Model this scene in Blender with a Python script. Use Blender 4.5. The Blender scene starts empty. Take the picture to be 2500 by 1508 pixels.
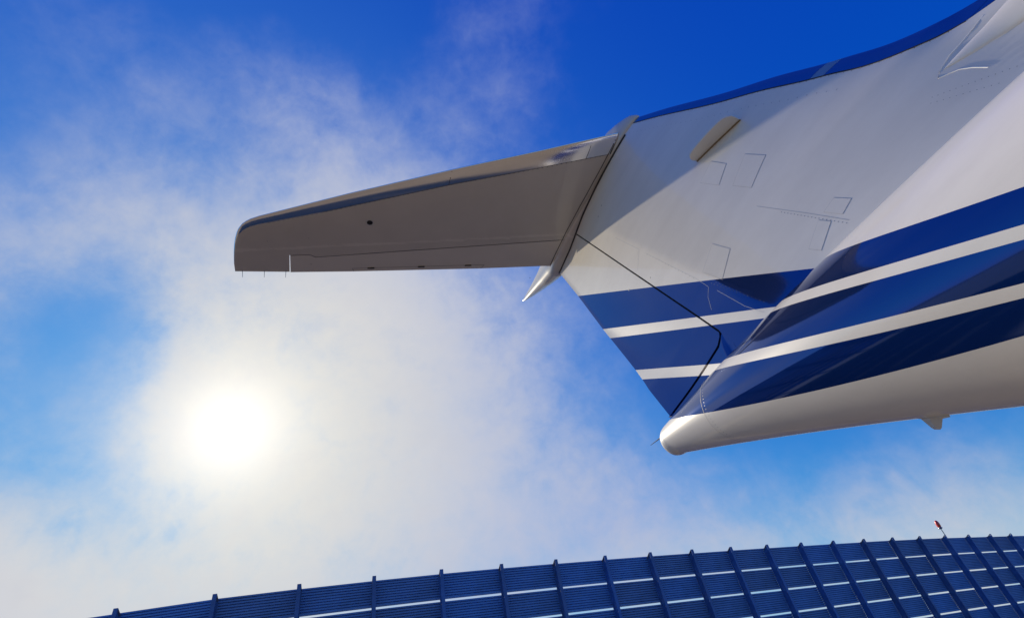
import bpy, bmesh, math, random
from mathutils import Vector, Matrix
random.seed(7)
rad = math.radians
sc = bpy.context.scene
C = sc.collection

# ------------------------------------------------------------------ camera
cam_d = bpy.data.cameras.new('camera')
cam = bpy.data.objects.new('camera', cam_d); C.objects.link(cam)
cam_d.sensor_width = 36; cam_d.sensor_fit = 'HORIZONTAL'; cam_d.lens = 18.0
cam_d.clip_start = 0.05; cam_d.clip_end = 20000
cam.matrix_world = Matrix.Translation((0, 0, 1.6)) @ Matrix.Rotation(rad(130), 4, 'X') @ Matrix.Rotation(rad(-12), 4, 'Z')
sc.camera = cam

# ------------------------------------------------------------------ world
SUN = Vector((-0.50318, 0.72040, 0.47732)).normalized()
SUN_EL = math.asin(SUN.z); SUN_AZ = math.atan2(SUN.x, SUN.y)
w = bpy.data.worlds.new('World'); sc.world = w; w.use_nodes = True
nt = w.node_tree; nt.nodes.clear()
def N(t, **kw):
    n = nt.nodes.new(t)
    for a, b in kw.items(): setattr(n, a, b)
    return n
def put(sock, v):
    if isinstance(v, bpy.types.NodeSocket): nt.links.new(v, sock)
    elif v is not None: sock.default_value = v
def M(op, a, b=None, c=None, clamp=False):
    n = N('ShaderNodeMath', operation=op, use_clamp=clamp)
    put(n.inputs[0], a)
    if b is not None: put(n.inputs[1], b)
    if c is not None: put(n.inputs[2], c)
    return n.outputs[0]
def VM(op, a, b=None):
    n = N('ShaderNodeVectorMath', operation=op); put(n.inputs[0], a)
    if b is not None: put(n.inputs[1], b)
    return n.outputs['Value'] if op == 'DOT_PRODUCT' else n.outputs['Vector']
def SS(x, lo, hi, a=0.0, b=1.0):
    n = N('ShaderNodeMapRange', interpolation_type='SMOOTHSTEP')
    put(n.inputs[0], x); put(n.inputs[1], lo); put(n.inputs[2], hi); put(n.inputs[3], a); put(n.inputs[4], b)
    return n.outputs[0]
def MIX(fac, a, b, mode='MIX'):
    n = N('ShaderNodeMix', data_type='RGBA', blend_type=mode)
    put(n.inputs['Factor'], fac)
    put(n.inputs[6], a); put(n.inputs[7], b)
    return n.outputs[2]
def NOISE(vec, scale, detail=5, rough=.55, dist=0.0, off=(0, 0, 0), out='Fac'):
    v = VM('ADD', vec, off)
    n = N('ShaderNodeTexNoise'); put(n.inputs['Vector'], v)
    n.inputs['Scale'].default_value = scale; n.inputs['Detail'].default_value = detail
    n.inputs['Roughness'].default_value = rough; n.inputs['Distortion'].default_value = dist
    return n.outputs[out]

SKY_STR = 0.10
tc = N('ShaderNodeTexCoord'); D = tc.outputs['Generated']
sky = N('ShaderNodeTexSky'); sky.sky_type = 'NISHITA'; sky.sun_disc = False
sky.sun_elevation = SUN_EL; sky.sun_rotation = SUN_AZ
sky.altitude = 300; sky.air_density = 1.0; sky.dust_density = 0.0; sky.ozone_density = 6.0
sepD = N('ShaderNodeSeparateXYZ'); nt.links.new(D, sepD.inputs[0])
dz = sepD.outputs['Z']
# deep polarised blue of the clear air: contrast and saturation of the sky raised channel by channel
sat = N('ShaderNodeVectorMath', operation='SCALE'); put(sat.inputs[0], sky.outputs[0]); sat.inputs['Scale'].default_value = SKY_STR
sp = N('ShaderNodeSeparateXYZ'); put(sp.inputs[0], sat.outputs[0])
cr = M('MULTIPLY', M('MAXIMUM', M('SUBTRACT', sp.outputs[0], .052), 0.0), .50)
cg = M('MULTIPLY', M('POWER', sp.outputs[1], 1.5), 1.95)
cg = M('DIVIDE', cg, M('ADD', 1.0, M('MULTIPLY', M('MULTIPLY', cg, cg), 1.1)))
cb = M('MULTIPLY', M('POWER', sp.outputs[2], .42), .88)
cm = N('ShaderNodeCombineXYZ'); put(cm.inputs[0], cr); put(cm.inputs[1], cg); put(cm.inputs[2], cb)
clear = cm.outputs[0]
# clouds: soft banks standing in given directions, their edges frayed by noise
warp = VM('SUBTRACT', NOISE(D, 3.2, 6, .62, out='Color'), (.5, .5, .5))
wsc = N('ShaderNodeVectorMath', operation='SCALE'); put(wsc.inputs[0], warp); wsc.inputs['Scale'].default_value = 0.15
Dw = VM('NORMALIZE', VM('ADD', D, wsc.outputs[0]))
BANKS = [  # direction, amount
    ((-0.5204, 0.2161, 0.8261), -0.013),
    ((-0.2555, 0.3045, 0.9176), -0.001),
    ((-0.4428, 0.3103, 0.8412), 0.820),
    ((-0.2528, 0.3815, 0.8891), 0.855),
    ((-0.4268, 0.4029, 0.8096), -0.430),
    ((0.0343, 0.3970, 0.9172), 0.253),
    ((-0.0959, 0.4592, 0.8832), 0.061),
    ((-0.3118, 0.4788, 0.8207), -0.014),
    ((-0.5434, 0.3857, 0.7456), -0.163),
    ((-0.1667, 0.5116, 0.8429), 0.118),
    ((-0.4474, 0.4820, 0.7533), -0.220),
    ((-0.5884, 0.4567, 0.6673), 0.611),
    ((-0.4968, 0.5305, 0.6869), 0.739),
    ((-0.6652, 0.4596, 0.5885), 0.940),
    ((-0.6179, 0.5419, 0.5696), -3.566),
    ((-0.5346, 0.5720, 0.6221), 0.667),
    ((-0.6831, 0.5342, 0.4980), 0.719),
    ((-0.6133, 0.6126, 0.4986), 1.804),
    ((-0.4316, 0.6159, 0.6590), -0.720),
    ((-0.3348, 0.6444, 0.6875), 0.837),
    ((-0.1738, 0.7060, 0.6865), 0.331),
    ((-0.0778, 0.7931, 0.6041), 0.286),
    ((0.0312, 0.7411, 0.6707), -0.080),
    ((0.1051, 0.8497, 0.5168), 0.029),
    ((-0.0844, 0.8558, 0.5104), 0.205),
    ((-0.2780, 0.7763, 0.5657), 0.208),
    ((-0.2166, 0.8767, 0.4294), 0.212),
    ((-0.0289, 0.9143, 0.4040), -0.001),
    ((-0.3742, 0.8483, 0.3748), 0.011),
    ((-0.4940, 0.7804, 0.3833), -0.737),
    ((-0.6436, 0.6731, 0.3642), -2.530),
    ((-0.7052, 0.6404, 0.3043), 2.419),
    ((-0.6898, 0.6203, 0.3734), -1.278),
    ((-0.5502, 0.7691, 0.3252), 0.267),
    ((-0.1651, 0.9409, 0.2957), 0.606),
    ((-0.4392, 0.8535, 0.2806), 0.749),
    ((0.1172, 0.9534, 0.2781), 0.411),
    ((0.3531, 0.9023, 0.2475), -0.002),
    ((0.2537, 0.9437, 0.2124), 0.442),
    ((0.5132, 0.8429, 0.1615), 0.750),
    ((0.6014, 0.7784, 0.1802), -0.393),
    ((0.4730, 0.8453, 0.2485), -0.390),
    ((0.2161, 0.9094, 0.3555), -0.306),
    ((0.1115, 0.6256, 0.7721), 0.072),
    ((0.3722, 0.4383, 0.8181), -0.069),
    ((-0.6000, 0.2894, 0.7459), -0.205),
    ((-0.3615, 0.2623, 0.8947), -0.647),
    ((-0.1565, 0.3710, 0.9154), -0.658),
    ((0.5982, 0.3667, 0.7126), -0.098),
    ((0.5889, 0.8006, 0.1104), 0.382),
    ((0.0278, 0.9586, 0.2835), 0.134),
    ((-0.5730, 0.7041, 0.4195), 1.018),
    ((-0.4267, 0.7838, 0.4512), 0.551),
    ((-0.6435, 0.7095, 0.2873), 0.795),
    ((-0.5730, 0.6090, 0.5485), 0.526),
    ((0.0668, 0.7821, 0.6195), 0.104),
    ((0.0954, 0.9020, 0.4211), 0.086),
    ((0.2043, 0.4604, 0.8639), -0.120),
]
KAP = 1 / rad(7.0) ** 2
dens = None
for c, wt in BANKS:
    e = M('EXPONENT', M('MULTIPLY_ADD', VM('DOT_PRODUCT', Dw, c), KAP, -KAP))
    dens = M('MULTIPLY', e, wt) if dens is None else M('MULTIPLY_ADD', e, wt, dens)
fA = NOISE(D, 4.5, 9, .6, .4, (3.1, 1.7, 0.4)); fB = NOISE(D, 13.0, 8, .62, .3, (0.3, 5.2, 2.2))
fC = NOISE(D, 34.0, 7, .6, .2, (2.3, .2, 4.2))
fray = M('ADD', M('MULTIPLY', M('SUBTRACT', fA, .5), .95), M('ADD', M('MULTIPLY', M('SUBTRACT', fB, .5), 1.1), M('MULTIPLY', M('SUBTRACT', fC, .5), .5)))
dens = M('MULTIPLY', M('ADD', dens, .06), 1.16)
edge = M('ADD', .14, M('MULTIPLY', M('MAXIMUM', dens, 0.0), 1.0))
cover = M('MAXIMUM', M('ADD', dens, M('MULTIPLY', fray, M('MINIMUM', edge, .8))), 0.0)
cover = M('SUBTRACT', 1.0, M('EXPONENT', M('MULTIPLY', M('POWER', cover, 1.7), -2.15)))
sd = VM('DOT_PRODUCT', D, tuple(SUN))
ang = M('ARCCOSINE', M('MINIMUM', sd, 0.999999))            # radians from the sun
low = SS(dz, 0.36, 0.02)
near = M('EXPONENT', M('MULTIPLY', M('MULTIPLY', ang, ang), -4.0))
ccol = MIX(M('MAXIMUM', near, M('MULTIPLY', low, .8)), (0.36, 0.43, 0.70, 1), (0.79, 0.75, 0.645, 1))
clear = MIX(M('MULTIPLY', near, .55), clear, (.14, .45, .78, 1))      # paler air round the sun
thick = SS(M('ADD', M('MULTIPLY', fA, .45), M('MULTIPLY', fB, .55)), .46, .66)      # thicker, greyer folds of the cloud
ccol = MIX(M('MULTIPLY', thick, .30), ccol, (0.52, 0.54, 0.62, 1))
skycol = MIX(cover, clear, ccol)
# the sun behind thin cloud: aureole of scattered light round it
g2 = M('EXPONENT', M('DIVIDE', ang, -0.070))
g3 = M('EXPONENT', M('DIVIDE', ang, -0.35))
gl = M('ADD', M('MULTIPLY', g2, .66), M('MULTIPLY', g3, .05))
gcol = N('ShaderNodeVectorMath', operation='SCALE'); gcol.inputs[0].default_value = (1.0, .97, .96); put(gcol.inputs['Scale'], gl)
skycol = VM('ADD', skycol, gcol.outputs[0])
bg = N('ShaderNodeBackground'); put(bg.inputs['Color'], skycol); bg.inputs['Strength'].default_value = 1.0
wo = N('ShaderNodeOutputWorld'); nt.links.new(bg.outputs[0], wo.inputs[0])
w.cycles.sampling_method = 'MANUAL'; w.cycles.sample_map_resolution = 1024

# ------------------------------------------------------------------ sun, view
sl = bpy.data.lights.new('sun', 'SUN'); sl.energy = 5.0; sl.angle = rad(0.8); sl.color = (1.0, .87, .66)
so = bpy.data.objects.new('sun', sl); C.objects.link(so)
so.rotation_euler = (-SUN).to_track_quat('-Z', 'Y').to_euler()
so.location = SUN * 60
vs = sc.view_settings
vs.view_transform = 'Standard'; vs.look = 'None'; vs.gamma = 1.0; vs.exposure = 0.0; vs.use_curve_mapping = False

# ------------------------------------------------------------------ helpers
def tag(o, label=None, cat=None, group=None, kind=None):
    if label: o['label'] = label
    if cat: o['category'] = cat
    if group: o['group'] = group
    if kind: o['kind'] = kind
    return o
def empty(name, loc, rz=0):
    o = bpy.data.objects.new(name, None); C.objects.link(o); o.location = loc; o.rotation_euler = (0, 0, rz)
    o.empty_display_size = .3
    return o
def link_mesh(name, bm, mats, parent=None, smooth=None, recalc=True):
    if recalc: bmesh.ops.recalc_face_normals(bm, faces=bm.faces[:])
    me = bpy.data.meshes.new(name); bm.to_mesh(me); bm.free()
    for m in (mats if isinstance(mats, (list, tuple)) else [mats]): me.materials.append(m)
    if smooth is not None:
        for p in me.polygons: p.use_smooth = True
        if smooth < 180: me.set_sharp_from_angle(angle=rad(smooth))
    o = bpy.data.objects.new(name, me); C.objects.link(o)
    if parent: o.parent = parent
    return o
def grid(bm, rows, close=False, mat=0):
    """rows: list of lists of points -> quads"""
    V = [[bm.verts.new(p) for p in r] for r in rows]
    n = len(rows[0])
    for a, b in zip(V, V[1:]):
        for j in range(n if close else n - 1):
            try:
                fc = bm.faces.new((a[j], a[(j + 1) % n], b[(j + 1) % n], b[j])); fc.material_index = mat
            except ValueError: pass
    return V
def box(bm, lo, hi, mat=0):
    x0, y0, z0 = lo; x1, y1, z1 = hi
    v = [bm.verts.new(p) for p in ((x0, y0, z0), (x1, y0, z0), (x1, y1, z0), (x0, y1, z0), (x0, y0, z1), (x1, y0, z1), (x1, y1, z1), (x0, y1, z1))]
    for q in ((0, 3, 2, 1), (4, 5, 6, 7), (0, 1, 5, 4), (1, 2, 6, 5), (2, 3, 7, 6), (3, 0, 4, 7)):
        bm.faces.new([v[i] for i in q]).material_index = mat
def tube(bm, pts, radii, n=8, cap=True):
    pts = [Vector(p) for p in pts]
    rows = []
    for i, p in enumerate(pts):
        t = (pts[min(i + 1, len(pts) - 1)] - pts[max(i - 1, 0)]).normalized()
        u = t.cross(Vector((0, 0, 1)))
        if u.length < .05: u = t.cross(Vector((0, 1, 0)))
        u.normalize(); v = t.cross(u)
        r = radii[i] if isinstance(radii, (list, tuple)) else radii
        rows.append([p + u * math.cos(2 * math.pi * k / n) * r + v * math.sin(2 * math.pi * k / n) * r for k in range(n)])
    V = grid(bm, rows, True)
    if cap:
        bm.faces.new(V[0]); bm.faces.new(V[-1])
def interp(x, xs, ys):
    if x <= xs[0]:
        return ys[0] + (x - xs[0]) * (ys[1] - ys[0]) / (xs[1] - xs[0])
    for i in range(len(xs) - 1):
        if x <= xs[i + 1]:
            return ys[i] + (x - xs[i]) * (ys[i + 1] - ys[i]) / (xs[i + 1] - xs[i])
    return ys[-1] + (x - xs[-1]) * (ys[-1] - ys[-2]) / (xs[-1] - xs[-2])
def lerp(a, b, t): return a + (b - a) * t

# ------------------------------------------------------------------ materials
def mat(name, col, rough=.4, metal=0.0, coat=0.0, spec=.5, var=0.0, vscale=4.0, bump=0.0, bscale=20.0, col2=None, coat_rough=.03, rvar=0.0):
    m = bpy.data.materials.new(name); m.use_nodes = True
    t = m.node_tree; b = t.nodes['Principled BSDF']
    b.inputs['Base Color'].default_value = (*col, 1); b.inputs['Roughness'].default_value = rough
    b.inputs['Metallic'].default_value = metal; b.inputs['Specular IOR Level'].default_value = spec
    b.inputs['Coat Weight'].default_value = coat; b.inputs['Coat Roughness'].default_value = coat_rough
    tcn = t.nodes.new('ShaderNodeTexCoord')
    if var:
        n = t.nodes.new('ShaderNodeTexNoise'); n.inputs['Scale'].default_value = vscale; n.inputs['Detail'].default_value = 8; n.inputs['Roughness'].default_value = .62
        t.links.new(tcn.outputs['Object'], n.inputs['Vector'])
        r = t.nodes.new('ShaderNodeMapRange'); r.inputs[1].default_value = .3; r.inputs[2].default_value = .7
        t.links.new(n.outputs['Fac'], r.inputs[0])
        x = t.nodes.new('ShaderNodeMix'); x.data_type = 'RGBA'
        c2 = col2 or tuple(c * (1 - var) for c in col)
        x.inputs[6].default_value = (*col, 1); x.inputs[7].default_value = (*c2, 1)
        t.links.new(r.outputs[0], x.inputs['Factor']); t.links.new(x.outputs[2], b.inputs['Base Color'])
        if rvar:
            rr = t.nodes.new('ShaderNodeMapRange'); rr.inputs[3].default_value = rough; rr.inputs[4].default_value = rough + rvar
            t.links.new(n.outputs['Fac'], rr.inputs[0]); t.links.new(rr.outputs[0], b.inputs['Roughness'])
    if bump:
        n2 = t.nodes.new('ShaderNodeTexNoise'); n2.inputs['Scale'].default_value = bscale; n2.inputs['Detail'].default_value = 4
        t.links.new(tcn.outputs['Object'], n2.inputs['Vector'])
        bp = t.nodes.new('ShaderNodeBump'); bp.inputs['Strength'].default_value = bump; bp.inputs['Distance'].default_value = .01
        t.links.new(n2.outputs['Fac'], bp.inputs['Height']); t.links.new(bp.outputs[0], b.inputs['Normal'])
        t.links.new(bp.outputs[0], b.inputs['Coat Normal'])
    return m
WHITE = (0.74, 0.73, 0.70)
def livery():
    """white paint with the blue bands: the bands lie between painted edges stored on the mesh"""
    m = mat('white_and_blue_paint', WHITE, .34, 0, .55, .5, bump=.04, bscale=2.2)
    t = m.node_tree; b = t.nodes['Principled BSDF']
    e = []
    for an in ('edge_a', 'edge_b'):
        at = t.nodes.new('ShaderNodeAttribute'); at.attribute_name = an
        sx = t.nodes.new('ShaderNodeSeparateXYZ'); t.links.new(at.outputs['Vector'], sx.inputs[0]); e += list(sx.outputs)
    def mth(op, a, b):
        k = t.nodes.new('ShaderNodeMath'); k.operation = op
        for i, v in enumerate((a, b)):
            if isinstance(v, (int, float)): k.inputs[i].default_value = v
            else: t.links.new(v, k.inputs[i])
        return k.outputs[0]
    s = None
    for i, j in ((0, 1), (2, 3), (4, 5)):
        q = mth('MULTIPLY', mth('GREATER_THAN', e[i], 0.0), mth('LESS_THAN', e[j], 0.0))
        s = q if s is None else mth('ADD', s, q)
    tcn = t.nodes.new('ShaderNodeTexCoord')
    n = t.nodes.new('ShaderNodeTexNoise'); n.inputs['Scale'].default_value = 2.5; n.inputs['Detail'].default_value = 9; n.inputs['Roughness'].default_value = .65
    mp = t.nodes.new('ShaderNodeMapping'); mp.inputs['Scale'].default_value = (.45, 1.6, 1.6)
    t.links.new(tcn.outputs['Object'], mp.inputs[0]); t.links.new(mp.outputs[0], n.inputs['Vector'])
    wv = t.nodes.new('ShaderNodeMix'); wv.data_type = 'RGBA'
    wv.inputs[6].default_value = (.79, .75, .675, 1); wv.inputs[7].default_value = (.70, .66, .59, 1)
    mr = t.nodes.new('ShaderNodeMapRange'); mr.inputs[1].default_value = .38; mr.inputs[2].default_value = .75
    t.links.new(n.outputs['Fac'], mr.inputs[0]); t.links.new(mr.outputs[0], wv.inputs['Factor'])
    x = t.nodes.new('ShaderNodeMix'); x.data_type = 'RGBA'
    t.links.new(s, x.inputs['Factor']); t.links.new(wv.outputs[2], x.inputs[6]); x.inputs[7].default_value = (.004, .044, .23, 1)
    t.links.new(mth('MULTIPLY', s, .72), b.inputs['Metallic']); t.links.new(mth('SUBTRACT', .34, mth('MULTIPLY', s, .26)), b.inputs['Roughness'])
    t.links.new(x.outputs[2], b.inputs['Base Color'])
    return m
PAINT = livery()
STABP = mat('grey_white_stabilizer_paint', (.62, .57, .50), .25, 0, .7, .5, var=.10, vscale=1.6, bump=.02, bscale=2.0)
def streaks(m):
    # paler, noise-broken patches of colour along the rear spar of the stabilizer
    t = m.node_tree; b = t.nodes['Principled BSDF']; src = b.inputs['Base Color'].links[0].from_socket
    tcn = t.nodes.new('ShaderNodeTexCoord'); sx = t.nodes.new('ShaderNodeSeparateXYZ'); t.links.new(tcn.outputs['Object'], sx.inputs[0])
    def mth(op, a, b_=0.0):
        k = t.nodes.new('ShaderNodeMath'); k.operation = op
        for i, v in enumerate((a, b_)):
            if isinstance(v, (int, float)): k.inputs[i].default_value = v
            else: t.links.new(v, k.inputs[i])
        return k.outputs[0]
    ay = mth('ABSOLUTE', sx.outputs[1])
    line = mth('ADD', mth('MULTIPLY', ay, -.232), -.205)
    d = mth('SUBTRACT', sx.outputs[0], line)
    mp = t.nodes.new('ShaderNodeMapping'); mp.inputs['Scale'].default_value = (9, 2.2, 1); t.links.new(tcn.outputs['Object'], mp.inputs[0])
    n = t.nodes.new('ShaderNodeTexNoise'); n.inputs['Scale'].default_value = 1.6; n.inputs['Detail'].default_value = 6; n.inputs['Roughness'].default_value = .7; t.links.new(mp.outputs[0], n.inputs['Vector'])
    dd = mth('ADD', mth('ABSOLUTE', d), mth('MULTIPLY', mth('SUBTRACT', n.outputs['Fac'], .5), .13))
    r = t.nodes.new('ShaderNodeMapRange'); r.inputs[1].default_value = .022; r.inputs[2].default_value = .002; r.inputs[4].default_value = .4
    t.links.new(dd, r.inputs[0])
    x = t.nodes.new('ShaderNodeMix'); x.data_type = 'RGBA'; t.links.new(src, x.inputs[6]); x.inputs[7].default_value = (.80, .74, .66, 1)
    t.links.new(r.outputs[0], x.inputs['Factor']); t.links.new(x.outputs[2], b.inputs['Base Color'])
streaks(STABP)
ELEVP = mat('pale_elevator_paint', (.70, .645, .57), .28, 0, .6, .5, var=.08, vscale=2.0)
METAL = mat('polished_aluminium', (.80, .81, .83), .10, 1.0, 0, .5, var=.06, vscale=3, rvar=.06)
METALB = mat('dull_blue_grey_metal', (.13, .33, .46), .2, 1.0, 0, .5, var=.06, vscale=3, rvar=.06)
TEAL = mat('tinted_leading_edge_insert', (.30, .44, .46), .3, .6, 0, .5)
SEAM = mat('dark_sealant', (.035, .033, .032), .6)
DARK = mat('dark_recess', (.012, .012, .012), .7)
GREYS = mat('grey_sealant', (.50, .50, .50), .6)
SCREW = mat('grey_fastener_metal', (.30, .30, .30), .45, .4)
RUST = mat('stained_sealant', (.22, .15, .07), .7)
GLASSY = mat('beige_antenna_paint', (.72, .69, .62), .4, 0, .2)
STEEL = mat('dull_steel', (.25, .24, .23), .35, .8)
APRON = mat('worn_apron', (.27, .215, .150), .85, var=.25, vscale=.35, bump=.3, bscale=30)
HILLM = mat('dry_hill', (.16, .115, .07), .9, var=.45, vscale=.01)
PANELM = mat('blue_fence_sheet', (.13, .33, .70), .60, .0, 0, .5, var=.35, vscale=1.3, rvar=.15)
RIBM = mat('blue_fence_steel', (.085, .20, .47), .6, .0, 0, .5, var=.4, vscale=2.5, rvar=.15)
CAPM = mat('galvanised_cap', (.34, .33, .34), .5, .5)
REDM = mat('red_lamp_glass', (.95, .045, .02), .35, 0, .6)

# ------------------------------------------------------------------ setting: apron and hills
bm = bmesh.new()
R_ = 9000; rows = []
for i in range(25):
    rr = 0.0 if i == 0 else 3.0 * (R_ / 3.0) ** ((i - 1) / 23)
    rows.append([(rr * math.cos(2 * math.pi * j / 48), rr * math.sin(2 * math.pi * j / 48), 0) for j in range(48)])
grid(bm, rows, True); bmesh.ops.remove_doubles(bm, verts=bm.verts[:], dist=1e-4)
ap = link_mesh('apron', bm, APRON); tag(ap, kind='structure')
bm = bmesh.new(); rows = []
for k in range(7):
    row = []
    for j in range(240):
        a = 2 * math.pi * j / 240
        hgt = 34 + 16 * math.sin(3 * a + 1) + 12 * math.sin(7 * a + .4) + 8 * math.sin(17 * a) + 5 * math.sin(41 * a + 2) + random.uniform(-2, 2)
        t = k / 6; prof = math.sin(math.pi * t) ** 1.2
        rr = 1500 + 1400 * t
        row.append((rr * math.cos(a), rr * math.sin(a), -1 + hgt * prof))
    rows.append(row)
grid(bm, rows, True)
hl = link_mesh('hills', bm, HILLM, smooth=180); tag(hl, kind='structure')

# ------------------------------------------------------------------ blast fence
FQ = [(-2.191, 3.364), (-1.732, 3.521), (-1.298, 3.688), (-.883, 3.864), (-.485, 4.047), (-.097, 4.235), (.282, 4.429), (.657, 4.626), (1.03, 4.828), (1.403, 5.033), (1.779, 5.243), (2.16, 5.458), (2.546, 5.679), (2.939, 5.907), (3.339, 6.144), (3.748, 6.393), (4.164, 6.655), (4.587, 6.933)]
HF = 3.4
pts = [Vector((x * HF, y * HF, 0)) for x, y in FQ]
dl = pts[0] - pts[1]; dr = pts[-1] - pts[-2]
lft = Vector((-2.726 * HF, 3.241 * HF, 0)); dl = lft - pts[0]
pts = [lft + dl * k for k in (3, 2, 1)] + [lft] + pts + [pts[-1] + dr * k for k in (1, 2, 3, 4, 5)]
FTOP = 5.0; ROW = 0.588; GAP = 0.046; DEP = 0.22
fence = empty('blast_fence', (pts[10].x, pts[10].y, 0))
tag(fence, 'long blue corrugated steel blast fence with upright ribs and see-through slots', 'fence')
F0 = Vector(fence.location)
def panel_mesh():
    bm = bmesh.new(); h = ROW - GAP; n = 10; rows = []
    pr = []
    for i in range(n):
        z0 = h * i / n; q = h / n
        pr += [(z0, .016), (z0 + q * .26, .016), (z0 + q * .34, -.026), (z0 + q * .92, -.030)]
    pr.append((h, .016))
    rows = [[(0, d, z) for z, d in pr], [(1, d, z) for z, d in pr]]
    V = grid(bm, rows)
    bk = [[(0, d + .004, z) for z, d in pr], [(1, d + .004, z) for z, d in pr]]
    V2 = grid(bm, bk)
    for r1, r2 in zip(V, V2):
        for j in range(len(r1) - 1): bm.faces.new((r1[j], r1[j + 1], r2[j + 1], r2[j]))
    for j in (0, -1): bm.faces.new((V[0][j], V[1][j], V2[1][j], V2[0][j]))
    bmesh.ops.recalc_face_normals(bm, faces=bm.faces[:])
    me = bpy.data.meshes.new('panel'); bm.to_mesh(me); bm.free(); me.materials.append(PANELM); return me
def vary(m):
    t = m.node_tree; b = t.nodes['Principled BSDF']; src = b.inputs['Base Color'].links[0].from_socket
    oi = t.nodes.new('ShaderNodeObjectInfo'); hs_ = t.nodes.new('ShaderNodeHueSaturation')
    r1 = t.nodes.new('ShaderNodeMapRange'); r1.inputs[3].default_value = .86; r1.inputs[4].default_value = 1.12
    r2 = t.nodes.new('ShaderNodeMapRange'); r2.inputs[3].default_value = .88; r2.inputs[4].default_value = 1.0
    t.links.new(oi.outputs['Random'], r1.inputs[0]); t.links.new(oi.outputs['Random'], r2.inputs[0])
    t.links.new(r1.outputs[0], hs_.inputs['Value']); t.links.new(r2.outputs[0], hs_.inputs['Saturation'])
    t.links.new(src, hs_.inputs['Color']); t.links.new(hs_.outputs[0], b.inputs['Base Color'])
vary(PANELM); vary(RIBM)
PM = panel_mesh()
for i in range(len(pts) - 1):
    a, b = pts[i], pts[i + 1]; d = b - a; L = d.length; an = math.atan2(d.y, d.x)
    for k in range(8):
        o = bpy.data.objects.new('panel', PM); C.objects.link(o); o.parent = fence
        dn = Vector((d.y, -d.x, 0)).normalized()
        u = d.normalized()
        ps = a + u * .006 - F0 + dn * random.uniform(-.004, .004)
        o.location = (ps.x, ps.y, FTOP - ROW * (k + 1) + GAP + random.uniform(-.003, .003)); o.rotation_euler = (rad(random.uniform(-.35, .35)), 0, an); o.scale = (L - .012, 1, 1)
def rib_mesh():
    bm = bmesh.new(); top = FTOP + .05
    box(bm, (-.006, -DEP + .0125, 0), (.006, -.0345, FTOP + .0))         # web
    box(bm, (-.041, -DEP, 0), (.041, -DEP + .012, top))                    # front flange
    box(bm, (-.045, -.034, 0), (.045, -.028, FTOP - .01))                  # back flange
    bmesh.ops.recalc_face_normals(bm, faces=bm.faces[:])
    me = bpy.data.meshes.new('rib'); bm.to_mesh(me); bm.free(); me.materials.append(RIBM); return me
RM = rib_mesh()
def cap_mesh():
    bm = bmesh.new()
    v0 = [(-.045, -.03, FTOP - .055), (.045, -.03, FTOP - .055), (.041, -DEP + .014, FTOP + .045), (-.041, -DEP + .014, FTOP + .045)]
    a = [bm.verts.new(p) for p in v0]; b = [bm.verts.new((p[0], p[1] , p[2] + .007)) for p in v0]
    bm.faces.new(a[::-1]); bm.faces.new(b)
    for j in range(4): bm.faces.new((a[j], a[(j + 1) % 4], b[(j + 1) % 4], b[j]))
    me = bpy.data.meshes.new('rib_cap'); bm.to_mesh(me); bm.free(); me.materials.append(CAPM); return me
CM = cap_mesh()
for i, p in enumerate(pts):
    d = (pts[min(i + 1, len(pts) - 1)] - pts[max(i - 1, 0)]); an = math.atan2(d.y, d.x)
    o = bpy.data.objects.new('rib', RM); C.objects.link(o); o.parent = fence; o.location = p - F0; o.rotation_euler = (0, 0, an)
    c = bpy.data.objects.new('cap', CM); C.objects.link(c); c.parent = o
# red lamp on the rib
p = pts[4 + 16]; d = pts[4 + 17] - pts[4 + 15]; u = d.normalized(); nrm = Vector((u.y, -u.x, 0))
lp = p + nrm * (DEP - .03) + u * .07
lamp = empty('obstruction_light', (lp.x, lp.y, FTOP - .25)); tag(lamp, 'small red obstruction light on a thin stem above the fence', 'warning light')
bm = bmesh.new(); tube(bm, [(0, 0, -1.6), (0, 0, .55)], .016, 8); link_mesh('stem', bm, STEEL, lamp, 40)
bm = bmesh.new(); tube(bm, [(0, 0, .53), (0, 0, .555), (0, 0, .57), (0, 0, .60)], [.03, .075, .075, .05], 12); link_mesh('lamp_base', bm, STEEL, lamp, 40)
bm = bmesh.new(); tube(bm, [(0, 0, .60), (0, 0, .64), (0, 0, .72), (0, 0, .80), (0, 0, .84), (0, 0, .855)], [.05, .068, .072, .06, .035, .008], 14); link_mesh('lamp_globe', bm, REDM, lamp, 60)

# ------------------------------------------------------------------ airplane (s forward, y to its right, z up; from the tail end)
ZT = 3.2945
plane = empty('airplane', (1.0320, 3.9326, 0), math.atan2(-.90631, .42262))
tag(plane, 'white T-tail business jet with diagonal blue bands, seen from below its tail', 'airplane')
def A(s, y, z): return (s, -y, z + ZT)
W = lambda s: (.117 + .189 * s - .0015 * s * s) if s < 4 else min(1.05, .849 + .177 * (s - 4) - .034 * (s - 4) ** 2) if s < 6.6 else 1.079
def W(s):
    s = max(s, -.06)
    if s <= 4: return .117 + .189 * s - .0015 * s * s
    t = min(s - 4, 2.6); return .849 + .177 * t - .034 * t * t
def CZ(s):
    if s <= 3: return -.0664 - .1736 * s - .0183 * s * s
    t = min(s - 3, 2.2); return -.7519 - .2834 * t + .0644 * t * t
FIN_E = [(-.8439, 1.5381), (-.7289, 1.0997), (-.7012, .9867), (-.6422, .6094), (-.6269, .5083), (0, -.2)]      # painted edges on the fin: z = a s + b
FUS_E = [(.1106, -1.2327, 1.901), (.0386, -.8002, 1.1267), (.0387, -.7817, 1.0266), (.0234, -.622, .5774), (.0321, -.6354, .5108), (.0292, -.5058, .1024)]
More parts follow.
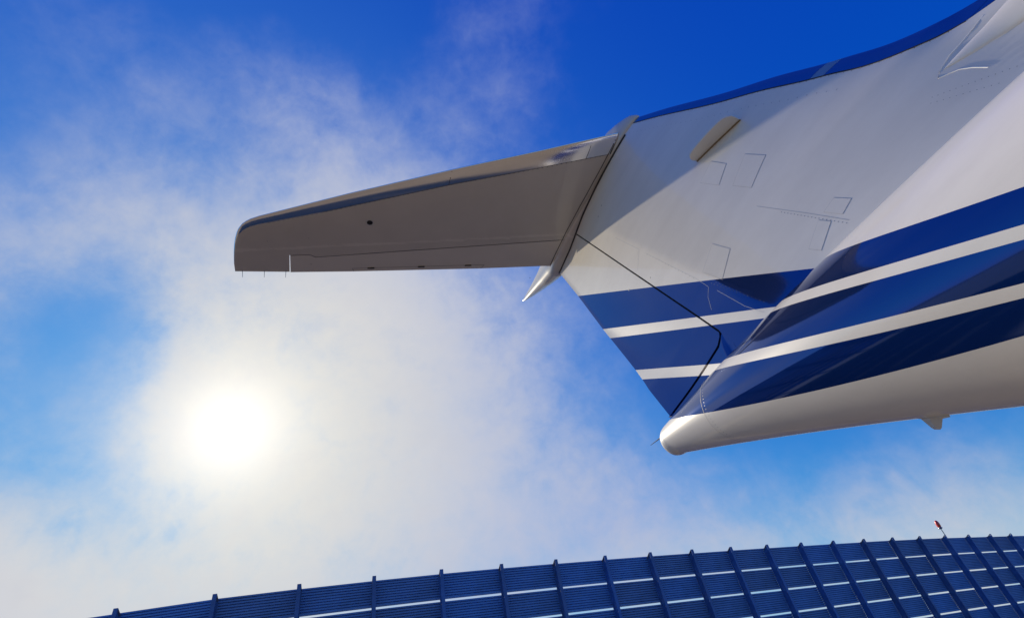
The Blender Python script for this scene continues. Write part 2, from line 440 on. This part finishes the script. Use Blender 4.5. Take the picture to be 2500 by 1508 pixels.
def set_band(o, on_fin=True):
    """distance below each of the six painted edges, stored on the mesh for the paint"""
    me = o.data
    a1 = me.attributes.new('edge_a', 'FLOAT_VECTOR', 'POINT'); a2 = me.attributes.new('edge_b', 'FLOAT_VECTOR', 'POINT')
    for i, v in enumerate(me.vertices):
        s, z = v.co.x, v.co.z - ZT
        if on_fin: d = [a * s + b - z for a, b in FIN_E]
        else:
            q = min(s, 3.4)
            d = [a * q * q + b * q + c + (2 * a * 3.4 + b) * .35 * (1 - math.exp(-(s - q))) - z for a, b, c in FUS_E]
            if q < .2: d[5] = max(d[5], -1) + .6 * (.2 - q) ** 2
        a1.data[i].vector = d[:3]; a2.data[i].vector = d[3:]

# fuselage: a cone that ends in a blunt cap, closed far forward by a nose
ss = [-.062, -.06, -.052, -.038, -.015, .015] + [.05 + .05 * i for i in range(66)] + [3.6, 4, 4.5, 5, 5.6, 6.6, 8, 9.5, 10.5, 11.2, 11.6, 11.75]
rows = []
NT = 128
for s in ss:
    wv = W(s); cz = CZ(s)
    if s < .04:
        t = max(0, min(1, (s + .062) / .102)); wv = max(.004, W(.04) * (1 - (1 - t) ** 2.4) ** .5); cz = CZ(.04) - .012 * (1 - t)
    if s > 9: 
        t = (s - 9) / 2.75; wv = 1.079 * max(.01, (1 - t ** 2)) ** .5; cz = CZ(9) - .25 * t * t
    rows.append([A(s, wv * math.cos(2 * math.pi * k / NT), cz + wv * math.sin(2 * math.pi * k / NT)) for k in range(NT)])
bm = bmesh.new(); V = grid(bm, rows, True); bm.faces.new(V[0]); bm.faces.new(V[-1])
fus = link_mesh('fuselage', bm, PAINT, plane, 180); set_band(fus, False)
def on_fus(s, th, off=0.0):
    wv = W(s) + off
    return A(s, wv * math.cos(th), CZ(s) + wv * math.sin(th))
bm = bmesh.new()
n = 90; rows = [[on_fus(.70 + ds + .03 * math.sin(2 * (2 * math.pi * k / n)), 2 * math.pi * k / n, .0012) for k in range(n)] for ds in (-.0017, .0017)]
grid(bm, rows, True); link_mesh('frame_seam', bm, GREYS, fus, 180)
bm = bmesh.new()
for q, th in [(.735 + .03 * math.sin(2 * t), t) for t in [2 * math.pi * k / 70 for k in range(70)]] + [(.66 - .022 * k, .52 - .01 * k) for k in range(12)]:
    p0 = Vector(on_fus(q, th, .0004)); r = .0028
    ring = [bm.verts.new(on_fus(q + r * math.cos(k * math.pi / 3), th + r / W(q) * math.sin(k * math.pi / 3), .0006)) for k in range(6)]
    bm.faces.new(ring)
o = link_mesh('rivets', bm, SCREW, fus); o['kind'] = 'stuff'

# fin
LEZ = [(-.25, 6.5), (-.02, 5.2), (.10, 4.3), (.22, 3.75), (.30, 3.46), (.38, 3.24), (.47, 3.059), (.586, 2.906), (.73, 2.756), (.91, 2.615), (1.004, 2.539), (1.309, 2.317), (1.678, 2.02), (2.314, 1.547), (2.675, 1.263), (2.80, 1.17)]
lz, lsx = [q[0] for q in LEZ], [q[1] for q in LEZ]
def hermite(x, xs, ys):
    n = len(xs); x = max(xs[0], min(xs[-1], x))
    i = max(j for j in range(n - 1) if xs[j] <= x)
    sl = [(ys[j + 1] - ys[j]) / (xs[j + 1] - xs[j]) for j in range(n - 1)]
    def tan(j): return sl[0] if j == 0 else sl[-1] if j == n - 1 else 2 * sl[j - 1] * sl[j] / (sl[j - 1] + sl[j]) if sl[j - 1] * sl[j] > 0 else 0
    h = xs[i + 1] - xs[i]; t = (x - xs[i]) / h
    return (2 * t ** 3 - 3 * t ** 2 + 1) * ys[i] + (t ** 3 - 2 * t ** 2 + t) * h * tan(i) + (3 * t ** 2 - 2 * t ** 3) * ys[i + 1] + (t ** 3 - t ** 2) * h * tan(i + 1)
LTAB = [hermite(-.25 + .005 * i, lz, lsx) for i in range(612)]
for _ in range(3): LTAB = [LTAB[0]] + [(LTAB[max(0, i - 6)] + 2 * LTAB[i] + LTAB[min(611, i + 6)]) / 4 for i in range(1, 611)] + [LTAB[-1]]
def LEs(z):
    t = max(0, min(610.999, (z + .25) / .005)); i = int(t); return lerp(LTAB[i], LTAB[i + 1], t - i)
def HIs(z): return lerp(1.0, -.209, (z - .223) / (2.688 - .223))
def TEs(z): return interp(z, [.099, .67, 1.39, 2.076, 2.759], [.122, -.094, -.385, -.622, -.88])
def hmax(z): return lerp(.152, .102, max(0, min(1, z / 2.7)))
PK = .42 ** .62 * .58 ** .86
def foil(u):
    if u > .58: return foil(.58) * (1 - u) / .42
    return u ** .62 * (1 - u) ** .86 / PK
def finy(s, z):
    """half thickness of the fin: an aerofoil, running forward into a low dorsal ridge"""
    le, te = LEs(z), TEs(z); ch = le - te
    f = lambda c: hmax(z) * min(1, .25 + c / 2.0) * foil(max(0.0, min(1.0, (te + c - s) / c)))
    y = f(min(ch, 3.0))
    if ch > 2.6: y = (y ** 4 + (.05 * max(0, min(1, (le - s) / .3)) ** .5 * min(1, (ch - 2.6) / .6)) ** 4) ** .25
    return max(y, .0012)
def LEw(z): return hermite(z, [-.3, .3, .47, .73, .91, 1.31, 1.68, 2.31, 2.68], [.30, .20, .165, .128, .113, .105, .094, .08, .07])
def both(bm, zs, us, sf, yf, cap_ends=True):
    """skin both sides of the fin between chord limits, as one closed section loop"""
    rows = []
    for z in zs:
        rt = [(sf(z, u), z) for u in us]
        loop = [A(s, yf(s, z), z) for s, z in rt] + [A(s, -yf(s, z), z) for s, z in reversed(rt)]
        rows.append(loop)
    V = grid(bm, rows, True)
    if cap_ends:
        for r in (V[0], V[-1]):
            try: bm.faces.new(r)
            except ValueError: pass
FZ = [-.25 + .035 * i for i in range(84)]
FZ = [z for z in FZ if z < 2.66] + [2.66]
gap = .009
bm = bmesh.new()
us = [i / 48 for i in range(49)]
def hinge_or_base(z):
    return HIs(z) + gap if z >= .223 else 1.0 + gap
both(bm, FZ, us, lambda z, u: lerp(LEs(z) - LEw(z), hinge_or_base(z), u), finy)
fin = link_mesh('vertical_fin', bm, PAINT, plane, 35); set_band(fin)
# polished leading edge of the fin, with a dull insert
ts = [i / 10 for i in range(11)]
def le_piece(name, z0, z1, m, parent, n=24):
    zs = [lerp(z0, z1, i / n) for i in range(n + 1)]
    bm = bmesh.new()
    both(bm, zs, ts, lambda z, u: LEs(z) - LEw(z) * u ** 1.6 + (0 if u < .999 else .0015), lambda s, z: finy(s, z) + .0012)
    return link_mesh(name, bm, m, parent, 40)
le_piece('leading_edge', .93 + .075, 2.66, METALB, fin)
le_piece('leading_edge', .93 - .002, .93 + .073, TEAL, fin, 3)
le_piece('leading_edge', .415, .926, METALB, fin, 16)
le_piece('leading_edge', -.2, .413, METALB, fin)
def ribbon(pts2, wdt, yf, m, name, parent, off=.0005):
    """thin strip along a polyline given in (s,z), lying on a surface y = yf(s,z) on the right-hand side"""
    bm = bmesh.new()
    P = [Vector((a, b)) for a, b in pts2]; dense = []
    for a, b in zip(P, P[1:]):
        k = max(1, int((b - a).length / .05))
        dense += [a.lerp(b, i / k) for i in range(k)]
    dense.append(P[-1]); rows = []
    for i, q in enumerate(dense):
        t = (dense[min(i + 1, len(dense) - 1)] - dense[max(0, i - 1)]).normalized(); nn = Vector((-t.y, t.x)) * wdt / 2
        row = []
        for sg in (1, -1):
            r = q + nn * sg; row.append(A(r.x, yf(r.x, r.y) + off, r.y))
        rows.append(row)
    grid(bm, rows)
    return link_mesh(name, bm, m, parent, 180)
def dots(pts2, r, yf, m, name, parent, off=.0006):
    bm = bmesh.new()
    for s, z in pts2:
        c = bm.verts.new(A(s, yf(s, z) + off + .0002, z)); ring = [bm.verts.new(A(s + r * math.cos(k * math.pi / 3), yf(s + r * math.cos(k * math.pi / 3), z + r * math.sin(k * math.pi / 3)) + off, z + r * math.sin(k * math.pi / 3))) for k in range(6)]
        for k in range(6): bm.faces.new((c, ring[k], ring[(k + 1) % 6]))
    o = link_mesh(name, bm, m, parent); o['kind'] = 'stuff'; return o
def along(a, b, n): return [(lerp(a[0], b[0], i / n), lerp(a[1], b[1], i / n)) for i in range(n + 1)]
lez = [.42 + i * .06 for i in range(38)]
ribbon([(LEs(z) - LEw(z) - .004, z) for z in lez], .007, finy, SEAM, 'edge_seam', fin, .002)
# access plates on the fin, a little proud, each with its seam and screws
def plate(c4):
    bm = bmesh.new(); n = 4; rows = []
    for i in range(n + 1):
        row = []
        for j in range(n + 1):
            u, v = i / n, j / n
            s = lerp(lerp(c4[0][0], c4[1][0], u), lerp(c4[3][0], c4[2][0], u), v); z = lerp(lerp(c4[0][1], c4[1][1], u), lerp(c4[3][1], c4[2][1], u), v)
            row.append(A(s, finy(s, z) + .0012, z))
        rows.append(row)
    V = grid(bm, rows)
    bd = [V[i][0] for i in range(n + 1)] + [V[n][j] for j in range(1, n + 1)] + [V[i][n] for i in range(n - 1, -1, -1)] + [V[0][j] for j in range(n - 1, 0, -1)]
    lowv = [bm.verts.new((v.co.x, v.co.y + .004, v.co.z)) for v in bd]
    for k in range(len(bd)): bm.faces.new((bd[k], bd[(k + 1) % len(bd)], lowv[(k + 1) % len(bd)], lowv[k]))
    o = link_mesh('access_panel', bm, PAINT, fin, 30); set_band(o)
    cc = (sum(q[0] for q in c4) / 4, sum(q[1] for q in c4) / 4)
    sc_ = []
    for k in range(4):
        sc_ += along(c4[k], c4[(k + 1) % 4], 5)[:-1]
    sc_ = [(lerp(q[0], cc[0], .10), lerp(q[1], cc[1], .10)) for q in sc_]
    dots(sc_, .003, lambda s, z: finy(s, z) - .0002, SCREW, 'screws', fin)
    out = [(lerp(cc[0], q[0], 1.03), lerp(cc[1], q[1], 1.03)) for q in c4]
    ribbon(out + [out[0]], .0022, finy, GREYS, 'panel_seam', fin)
plate([(1.711, 0.919), (1.803, 0.769), (1.99, 0.85), (1.895, 1.012)])
plate([(2.042, 0.212), (2.104, 0.117), (2.183, 0.145), (2.125, 0.228)])
plate([(1.858, 0.119), (1.905, 0.054), (2.037, 0.137), (1.993, 0.201)])
plate([(1.147, 0.653), (1.26, 0.471), (1.437, 0.58), (1.34, 0.738)])
plate([(1.519, 1.22), (1.627, 1.039), (1.755, 1.11), (1.675, 1.262)])
# other seams and rivet rows of the fin skin
ribbon([(.437, 1.841), (.658, 1.433), (.514, 1.316)], .003, finy, GREYS, 'skin_seam', fin)
ribbon([(.709, 1.328), (1.051, .689), (1.119, .534), (1.066, .483), (1.036, .391)], .0018, finy, GREYS, 'skin_seam', fin)
ribbon([(1.17, .45), (1.30, .19), (1.397, .05)], .0016, finy, GREYS, 'skin_seam', fin)
ribbon([(1.759, .626), (1.964, .30), (2.109, .06)], .003, finy, GREYS, 'skin_seam', fin)
dots(along((.72, 1.30), (1.04, .70), 14), .003, finy, SCREW, 'rivets', fin)
dots(along((1.20, .50), (1.44, .10), 13) + along((1.16, .53), (1.36, .22), 11), .0016, finy, SCREW, 'rivets', fin)
dots(along((1.86, .44), (2.09, .06), 18), .003, finy, SCREW, 'rivets', fin)
dots([(LEs(z) - LEw(z) - .13, z) for z in [.75 + .055 * i for i in range(34)]], .003, finy, SCREW, 'rivets', fin)
dots([(LEs(z) - LEw(z) - .014, z) for z in [.45 + .04 * i for i in range(54)]], .0026, finy, SCREW, 'rivets', fin)
dots(along((2.70, .23), (2.95, .03), 14) + along((2.68, .21), (2.86, .04), 10), .002, finy, SCREW, 'rivets', fin)
for q in ((.62, 1.12), (.28, 1.30), (.44, 2.34), (.33, 2.30)):
    dots([q], .008, finy, SCREW, 'drain_hole', fin)
# rudder
RZ = [.072 + .006 * i for i in range(27)] + [.24 + .04 * i for i in range(61)]
STUB = [(.072, .12), (.088, .24), (.165, .925), (.20, .985), (.223, 1.0 )]      # foot of the rudder: z, s
def rud_front(z):
    if z >= .223: return HIs(z) - gap
    return interp(z, [q[0] for q in STUB], [q[1] for q in STUB]) - gap
bm = bmesh.new()
us = [i / 24 for i in range(25)]
both(bm, RZ, us, lambda z, u: lerp(rud_front(z), TEs(z), u), lambda s, z: max(.0025, finy(s, z) - .001))
rud = link_mesh('rudder', bm, PAINT, plane, 35); set_band(rud)
# fixed foot of the fin below the rudder, rising from the tail cone
bm = bmesh.new(); rows = []
for i in range(46):
    q = .06 + 1.0 * i / 45
    zt = min(.205, interp(q, [p[1] for p in STUB], [p[0] for p in STUB]) - .020)
    yy = [max(.012, finy(q, max(zt, .1))) - (.003 if q > 1.0 else 0)]
    rows.append([A(q, yy[0] + (.02 if q < .99 else 0), -.12), A(q, yy[0] + (.004 if q < .99 else 0), zt - .05), A(q, yy[0], zt), A(q, -yy[0], zt), A(q, -yy[0] - (.004 if q < .99 else 0), zt - .05), A(q, -yy[0] - (.02 if q < .99 else 0), -.12)])
V = grid(bm, rows, True); bm.faces.new(V[0]); bm.faces.new(V[-1])
fb_ = bmesh.new(); rows = []
for i in range(40):
    q = .30 + .70 * i / 39; zt = interp(q, [p[1] for p in STUB], [p[0] for p in STUB]); yy = max(.004, finy(q, zt) - .022)
    rows.append([A(q, yy, zt - .03), A(q, yy, zt + .03), A(q, -yy, zt + .03), A(q, -yy, zt - .03)])
grid(fb_, rows, True); link_mesh('foot_gap', fb_, DARK, fin)
ft = link_mesh('fin_foot', bm, PAINT, fin, 35); set_band(ft)
bm = bmesh.new()   # dark closure seen through the hinge gap
rows = []
for z in (.2, .8, 1.4, 2.0, 2.64):
    rows.append([A(HIs(z) + gap + .002, finy(HIs(z), z) - .012, z), A(HIs(z) - gap - .002, finy(HIs(z), z) - .012, z)])
grid(bm, rows); link_mesh('hinge_gap', bm, DARK, fin)

# blade antenna on the fin: a level plate standing out of the skin
AN = [(2.0, .09), (1.590, .09), (1.583, .150), (1.588, .172), (1.602, .192), (1.63, .212), (1.68, .224), (1.76, .230), (1.85, .230), (1.93, .226), (1.972, .216), (1.997, .198), (2.010, .172), (2.010, .15)]
anz = lambda s: 1.281 + (2.003 - s) * .29
bm = bmesh.new()
lo = [bm.verts.new(A(s, y, anz(s))) for s, y in AN]; hi = [bm.verts.new(A(s, y, anz(s) + .016)) for s, y in AN]
bm.faces.new(lo); bm.faces.new(hi[::-1])
for k in range(len(AN)): bm.faces.new((lo[k], lo[(k + 1) % len(AN)], hi[(k + 1) % len(AN)], hi[k]))
bmesh.ops.bevel(bm, geom=[e for e in bm.edges if abs((e.verts[0].co - e.verts[1].co).z) < .001], offset=.005, segments=2, affect='EDGES')
ant = link_mesh('blade_antenna', bm, GLASSY, plane, 40)
bm = bmesh.new(); rows = []
for i in range(13):
    q = 1.585 + .42 * i / 12; z = anz(q) - .001; y = finy(q, z)
    rows.append([A(q, y - .004, z - .009), A(q, y + .007, z - .007), A(q, y + .007, z)])
grid(bm, rows); link_mesh('antenna_seal', bm, RUST, ant)

# pointed fairing low on the fin, running forward
bm = bmesh.new(); rows = []
n = 24
for i in range(41):
    t = i / 40
    s = 2.80 + 1.9 * t; zc = .300 - .36 * t + .03 * t * t
    hh = .002 + .34 * t ** .8 * (1 - .25 * t); yy = .012 + .085 * t ** .8
    row = []
    for k in range(n + 1):
        a = -math.pi / 2 + math.pi * k / n
        z = zc + hh * math.sin(a); row.append(A(s, finy(s, z) - .01 + yy * math.cos(a) ** .8 if math.cos(a) > 1e-6 else finy(s, z) - .01, z))
    rows.append(row)
grid(bm, rows); fair = link_mesh('side_fairing', bm, PAINT, plane, 180); set_band(fair, True)
SL = [(3.02, .36), (2.93, .345), (2.85, .335), (2.79, .312), (2.765, .285), (2.80, .262), (2.83, .24), (2.86, .195), (2.885, .14)]
bm = bmesh.new(); tube(bm, [A(q, finy(q, z) - .0005, z) for q, z in SL], .0026, 8); link_mesh('sealant_bead', bm, mat('white_sealant', (.78, .78, .78), .5), fair, 60)

# stabilizer (right side seen from below; left side mirrored behind the fin)
ZS = 2.706
LEy = [-.05, .278, .809, 1.573, 2.565, 3.40, 3.50, 3.56, 3.605, 3.635, 3.655, 3.668, 3.675]
LEx = [1.128, .975, .716, .357, -.13, -.563, -.625, -.69, -.77, -.87, -.99, -1.12, -1.25]
def sLE(y): return interp(y, LEy, LEx)
def sTE(y):  return interp(y, [0, .212, .975, 2.446, 3.152, 3.675], [-.772, -.792, -.945, -1.205, -1.318, -1.385])
def sHI(y): return interp(y, [0, .121, 1.805, 2.853, 2.86, 2.92, 3.12, 3.2], [-.29, -.321, -.756, -1.030, -1.030, -1.000, -1.045, -1.06])
def sth(s, y):
    le, te = sLE(y), sTE(y); ch = max(.02, le - te); u = max(0, min(1, (le - s) / ch))
    shape = (1 - (1 - min(1, u / .33)) ** 2.2) ** .55 if u < .33 else 1 - ((u - .33) / .67) ** 1.35 * .985
    return .043 * min(ch, 2.0) * shape
def sMw(y): return interp(y, [0, .516, 1.541, 2.713, 3.565, 3.7], [.205, .19, .155, .135, .075, .05])
def wing_skin(bm, ys, us, sf, sg, extra=0.0, ends=True):
    rows = []
    for y in ys:
        ssx = [sf(y, u) for u in us]
        loop = [A(s, sg * y, ZS - sth(s, y) - extra) for s in ssx] + [A(s, sg * y, ZS + sth(s, y) + extra) for s in reversed(ssx)]
        rows.append(loop)
    V = grid(bm, rows, True)
    if ends:
        for r in (V[0], V[-1]):
            try: bm.faces.new(r)
            except ValueError: pass
def sribbon(pts2, wdt, m, name, parent, sg, off=.0012):
    bm = bmesh.new(); P = [Vector(q) for q in pts2]; dense = []
    for a, b in zip(P, P[1:]):
        k = max(1, int((b - a).length / .05)); dense += [a.lerp(b, i / k) for i in range(k)]
    dense.append(P[-1]); rows = []
    for i, q in enumerate(dense):
        t = (dense[min(i + 1, len(dense) - 1)] - dense[max(0, i - 1)]).normalized(); nn = Vector((-t.y, t.x)) * wdt / 2
        rows.append([A((q + nn * g).x, sg * (q + nn * g).y, ZS - sth((q + nn * g).x, (q + nn * g).y) - off) for g in (1, -1)])
    grid(bm, rows); return link_mesh(name, bm, m, parent, 180)
def sdots(pts2, r, m, name, parent, sg, off=.0018):
    bm = bmesh.new()
    for s, y in pts2:
        c = bm.verts.new(A(s, sg * y, ZS - sth(s, y) - off - .001))
        ring = [bm.verts.new(A(s + r * math.cos(k * math.pi / 4), sg * (y + r * math.sin(k * math.pi / 4)), ZS - sth(s, y) - off)) for k in range(8)]
        for k in range(8): bm.faces.new((c, ring[k], ring[(k + 1) % 8]))
    o = link_mesh(name, bm, m, parent)
    if len(pts2) > 1: o['kind'] = 'stuff'
    return o
yb = [.10 + (3.12 - .10) * i / 44 for i in range(45)]
yt = [3.1215 + (3.60 - 3.1215) * i / 12 for i in range(13)] + [3.62, 3.64, 3.655, 3.664, 3.670, 3.674]
g2_ = .006
for sg in (1, -1):
    bm = bmesh.new(); us = [i / 30 for i in range(31)]
    wing_skin(bm, yb + yt, us, lambda y, u: lerp(sLE(y) - min(sMw(y), .3 * (sLE(y) - sTE(y))), (sHI(y) + g2_) if y < 3.121 else sTE(y), u), sg)
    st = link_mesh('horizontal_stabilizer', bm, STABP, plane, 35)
    bm = bmesh.new()
    wing_skin(bm, yb[:] + yt, [i / 10 for i in range(11)], lambda y, u: sLE(y) - min(sMw(y), .3 * (sLE(y) - sTE(y))) * u ** 1.6 + (0 if u < .99 else .0015), sg, .0012)
    link_mesh('leading_edge', bm, METAL, st, 40)
    for y0 in (.33, 1.62):
        sribbon([(sLE(y0) - .012, y0), (sLE(y0) - sMw(y0), y0 + .004)], .005, SEAM, 'joint_seam', st, sg, .0022)
    ye = [.13 + (3.113 - .13) * i / 44 for i in range(45)]
    bm = bmesh.new(); us = [i / 12 for i in range(13)]
    wing_skin(bm, ye, us, lambda y, u: lerp(sHI(y) - g2_, sTE(y) - .006, u), sg, -.0012)
    link_mesh('elevator', bm, ELEVP, st, 35)
    sribbon([(sHI(y), y) for y in (.2, .6, 1.2, 1.805, 2.853, 2.92, 3.11)], .006, SEAM, 'hinge_seam', st, sg)
    sribbon([(-1.16, 2.459), (-.881, .966)], .004, SEAM, 'tab_seam', st, sg, .0006)
    sribbon([(-1.16, 2.459), (-1.205, 2.44)], .006, SCREW, 'tab_seam', st, sg, .0006)
    sribbon([(-.881, .966), (-.945, .985)], .006, SCREW, 'tab_seam', st, sg, .0006)
    for y0 in (2.22, 1.66, 1.12):
        bm = bmesh.new(); s0 = interp(y0, [.966, 2.459], [-.881, -1.16])
        y1 = y0 + .075; za = ZS - sth(s0, y0) + ZT
        q = [(s0 - .006, y0), (s0 + .006, y0), (s0 + .006 - .014, y1), (s0 - .006 - .014, y1)]
        a = [bm.verts.new((s, -sg * y, za - .009)) for s, y in q]; b = [bm.verts.new((s, -sg * y, za + .002)) for s, y in q]
        bm.faces.new(a); bm.faces.new(b[::-1])
        for k in range(4): bm.faces.new((a[k], a[(k + 1) % 4], b[(k + 1) % 4], b[k]))
        link_mesh('tab_hinge', bm, DARK, st)
    sdots([(-.426, 2.336)], .042, mat('pale_ring', (.5, .49, .47), .4), 'port_ring', st, sg, .0012)
    sdots([(-.426, 2.336)], .031, DARK, 'port_hole', st, sg, .0035)
    sdots([(-.75, 2.93), (-.86, 3.33), (-1.15, 2.90), (-1.02, .33)], .006, SCREW, 'drain_holes', st, sg)
    rv = [(sLE(y) - sMw(y) - .006, y) for y in [.2 + i * .045 for i in range(70)]]
    sdots(rv, .0042, SEAM, 'edge_rivets', st, sg)
    sribbon([(sLE(y) - sMw(y) - .001, y) for y in (.12, .5, 1.0, 1.6, 2.2, 2.8)], .004, SEAM, 'edge_seam', st, sg, .0016)
    for y0 in (3.60, 3.38, 3.16):
        bm = bmesh.new(); s0 = sTE(y0) + .02
        tube(bm, [A(s0, sg * y0, ZS), A(s0 - .10, sg * (y0 + .004), ZS - .012)], [.003, .002], 6); link_mesh('static_wick', bm, STEEL, st)

# bullet fairing at the head of the fin
BS = [1.285, 1.27, 1.23, 1.16, 1.07, .94, .7, .4, 0, -.4, -.87, -1.2, -1.5, -1.75, -1.95, -2.0]
BB = [2.66, 2.645, 2.63, 2.622, 2.618, 2.612, 2.608, 2.606, 2.606, 2.612, 2.665, 2.80, 2.95, 3.08, 3.19, 3.23]
BT = [2.68, 2.71, 2.77, 2.83, 2.89, 2.96, 3.02, 3.05, 3.06, 3.06, 3.07, 3.10, 3.14, 3.19, 3.235, 3.25]
BY = [.006, .03, .055, .075, .095, .112, .138, .156, .168, .165, .135, .10, .068, .038, .014, .004]
bm = bmesh.new(); rows = []
dense = []
for i in range(len(BS) - 1):
    for k in range(4):
        t = k / 4; dense.append(tuple(lerp(q[i], q[i + 1], t) for q in (BS, BB, BT, BY)))
dense.append((BS[-1], BB[-1], BT[-1], BY[-1]))
def sq(s): return interp(s, [-1.3, -.7, .9, 1.2], [.9, .42, .42, .8]) if -1.3 < s < 1.2 else .85
for s, b_, t_, y_ in dense:
    c_, h_ = (b_ + t_) / 2, (t_ - b_) / 2
    rows.append([A(s, y_ * math.copysign(abs(math.cos(a)) ** sq(s), math.cos(a)), c_ + h_ * math.copysign(abs(math.sin(a)) ** .9, math.sin(a))) for a in [2 * math.pi * k / 40 for k in range(40)]])
V = grid(bm, rows, True); bm.faces.new(V[0]); bm.faces.new(V[-1])
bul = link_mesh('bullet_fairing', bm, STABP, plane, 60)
by = lambda s: interp(s, BS[::-1], BY[::-1]); bb = lambda s: interp(s, BS[::-1], BB[::-1])
for sg in (1, -1):
    sribbon([(q, by(q) + .004) for q in (1.0, .8, .5, .2, -.2, -.6, -.76)], .009, SEAM, 'root_seam', bul, sg, .0015)
bm = bmesh.new(); rows = []
for q in [1.1 - .05 * i for i in range(40)]:
    z = bb(q) + .002; y = finy(q, z)
    rows.append([A(q, y + .001, z - .012), A(q, y + .010, z - .010), A(q, y + .012, z + .004)])
grid(bm, rows); link_mesh('root_seam', bm, SEAM, bul)

# tail needle and belly drain mast
bm = bmesh.new(); a0 = Vector(A(-.035, .085, -.03)); a1 = a0 + Vector((-.12, -.02, .0))
tube(bm, [a0 + Vector((.03, .0, 0)), a0, a1], [.006, .005, .002], 8); link_mesh('static_wick', bm, STEEL, plane, 60)
bm = bmesh.new(); s0 = 1.74; zb = CZ(s0) - W(s0)
sec = []
for z, c0, c1, th in ((.03, .075, -.075, .024), (-.002, .07, -.072, .022), (-.010, .038, -.042, .014), (-.055, .010, -.028, .008), (-.064, .0, -.022, .004)):
    sl_ = -.55
    sec.append([A(s0 + c0, 0, zb + z + sl_ * (c0)), A(s0 + (c0 + c1) / 2, th, zb + z + sl_ * (c0 + c1) / 2), A(s0 + c1, 0, zb + z + sl_ * c1), A(s0 + (c0 + c1) / 2, -th, zb + z + sl_ * (c0 + c1) / 2)])
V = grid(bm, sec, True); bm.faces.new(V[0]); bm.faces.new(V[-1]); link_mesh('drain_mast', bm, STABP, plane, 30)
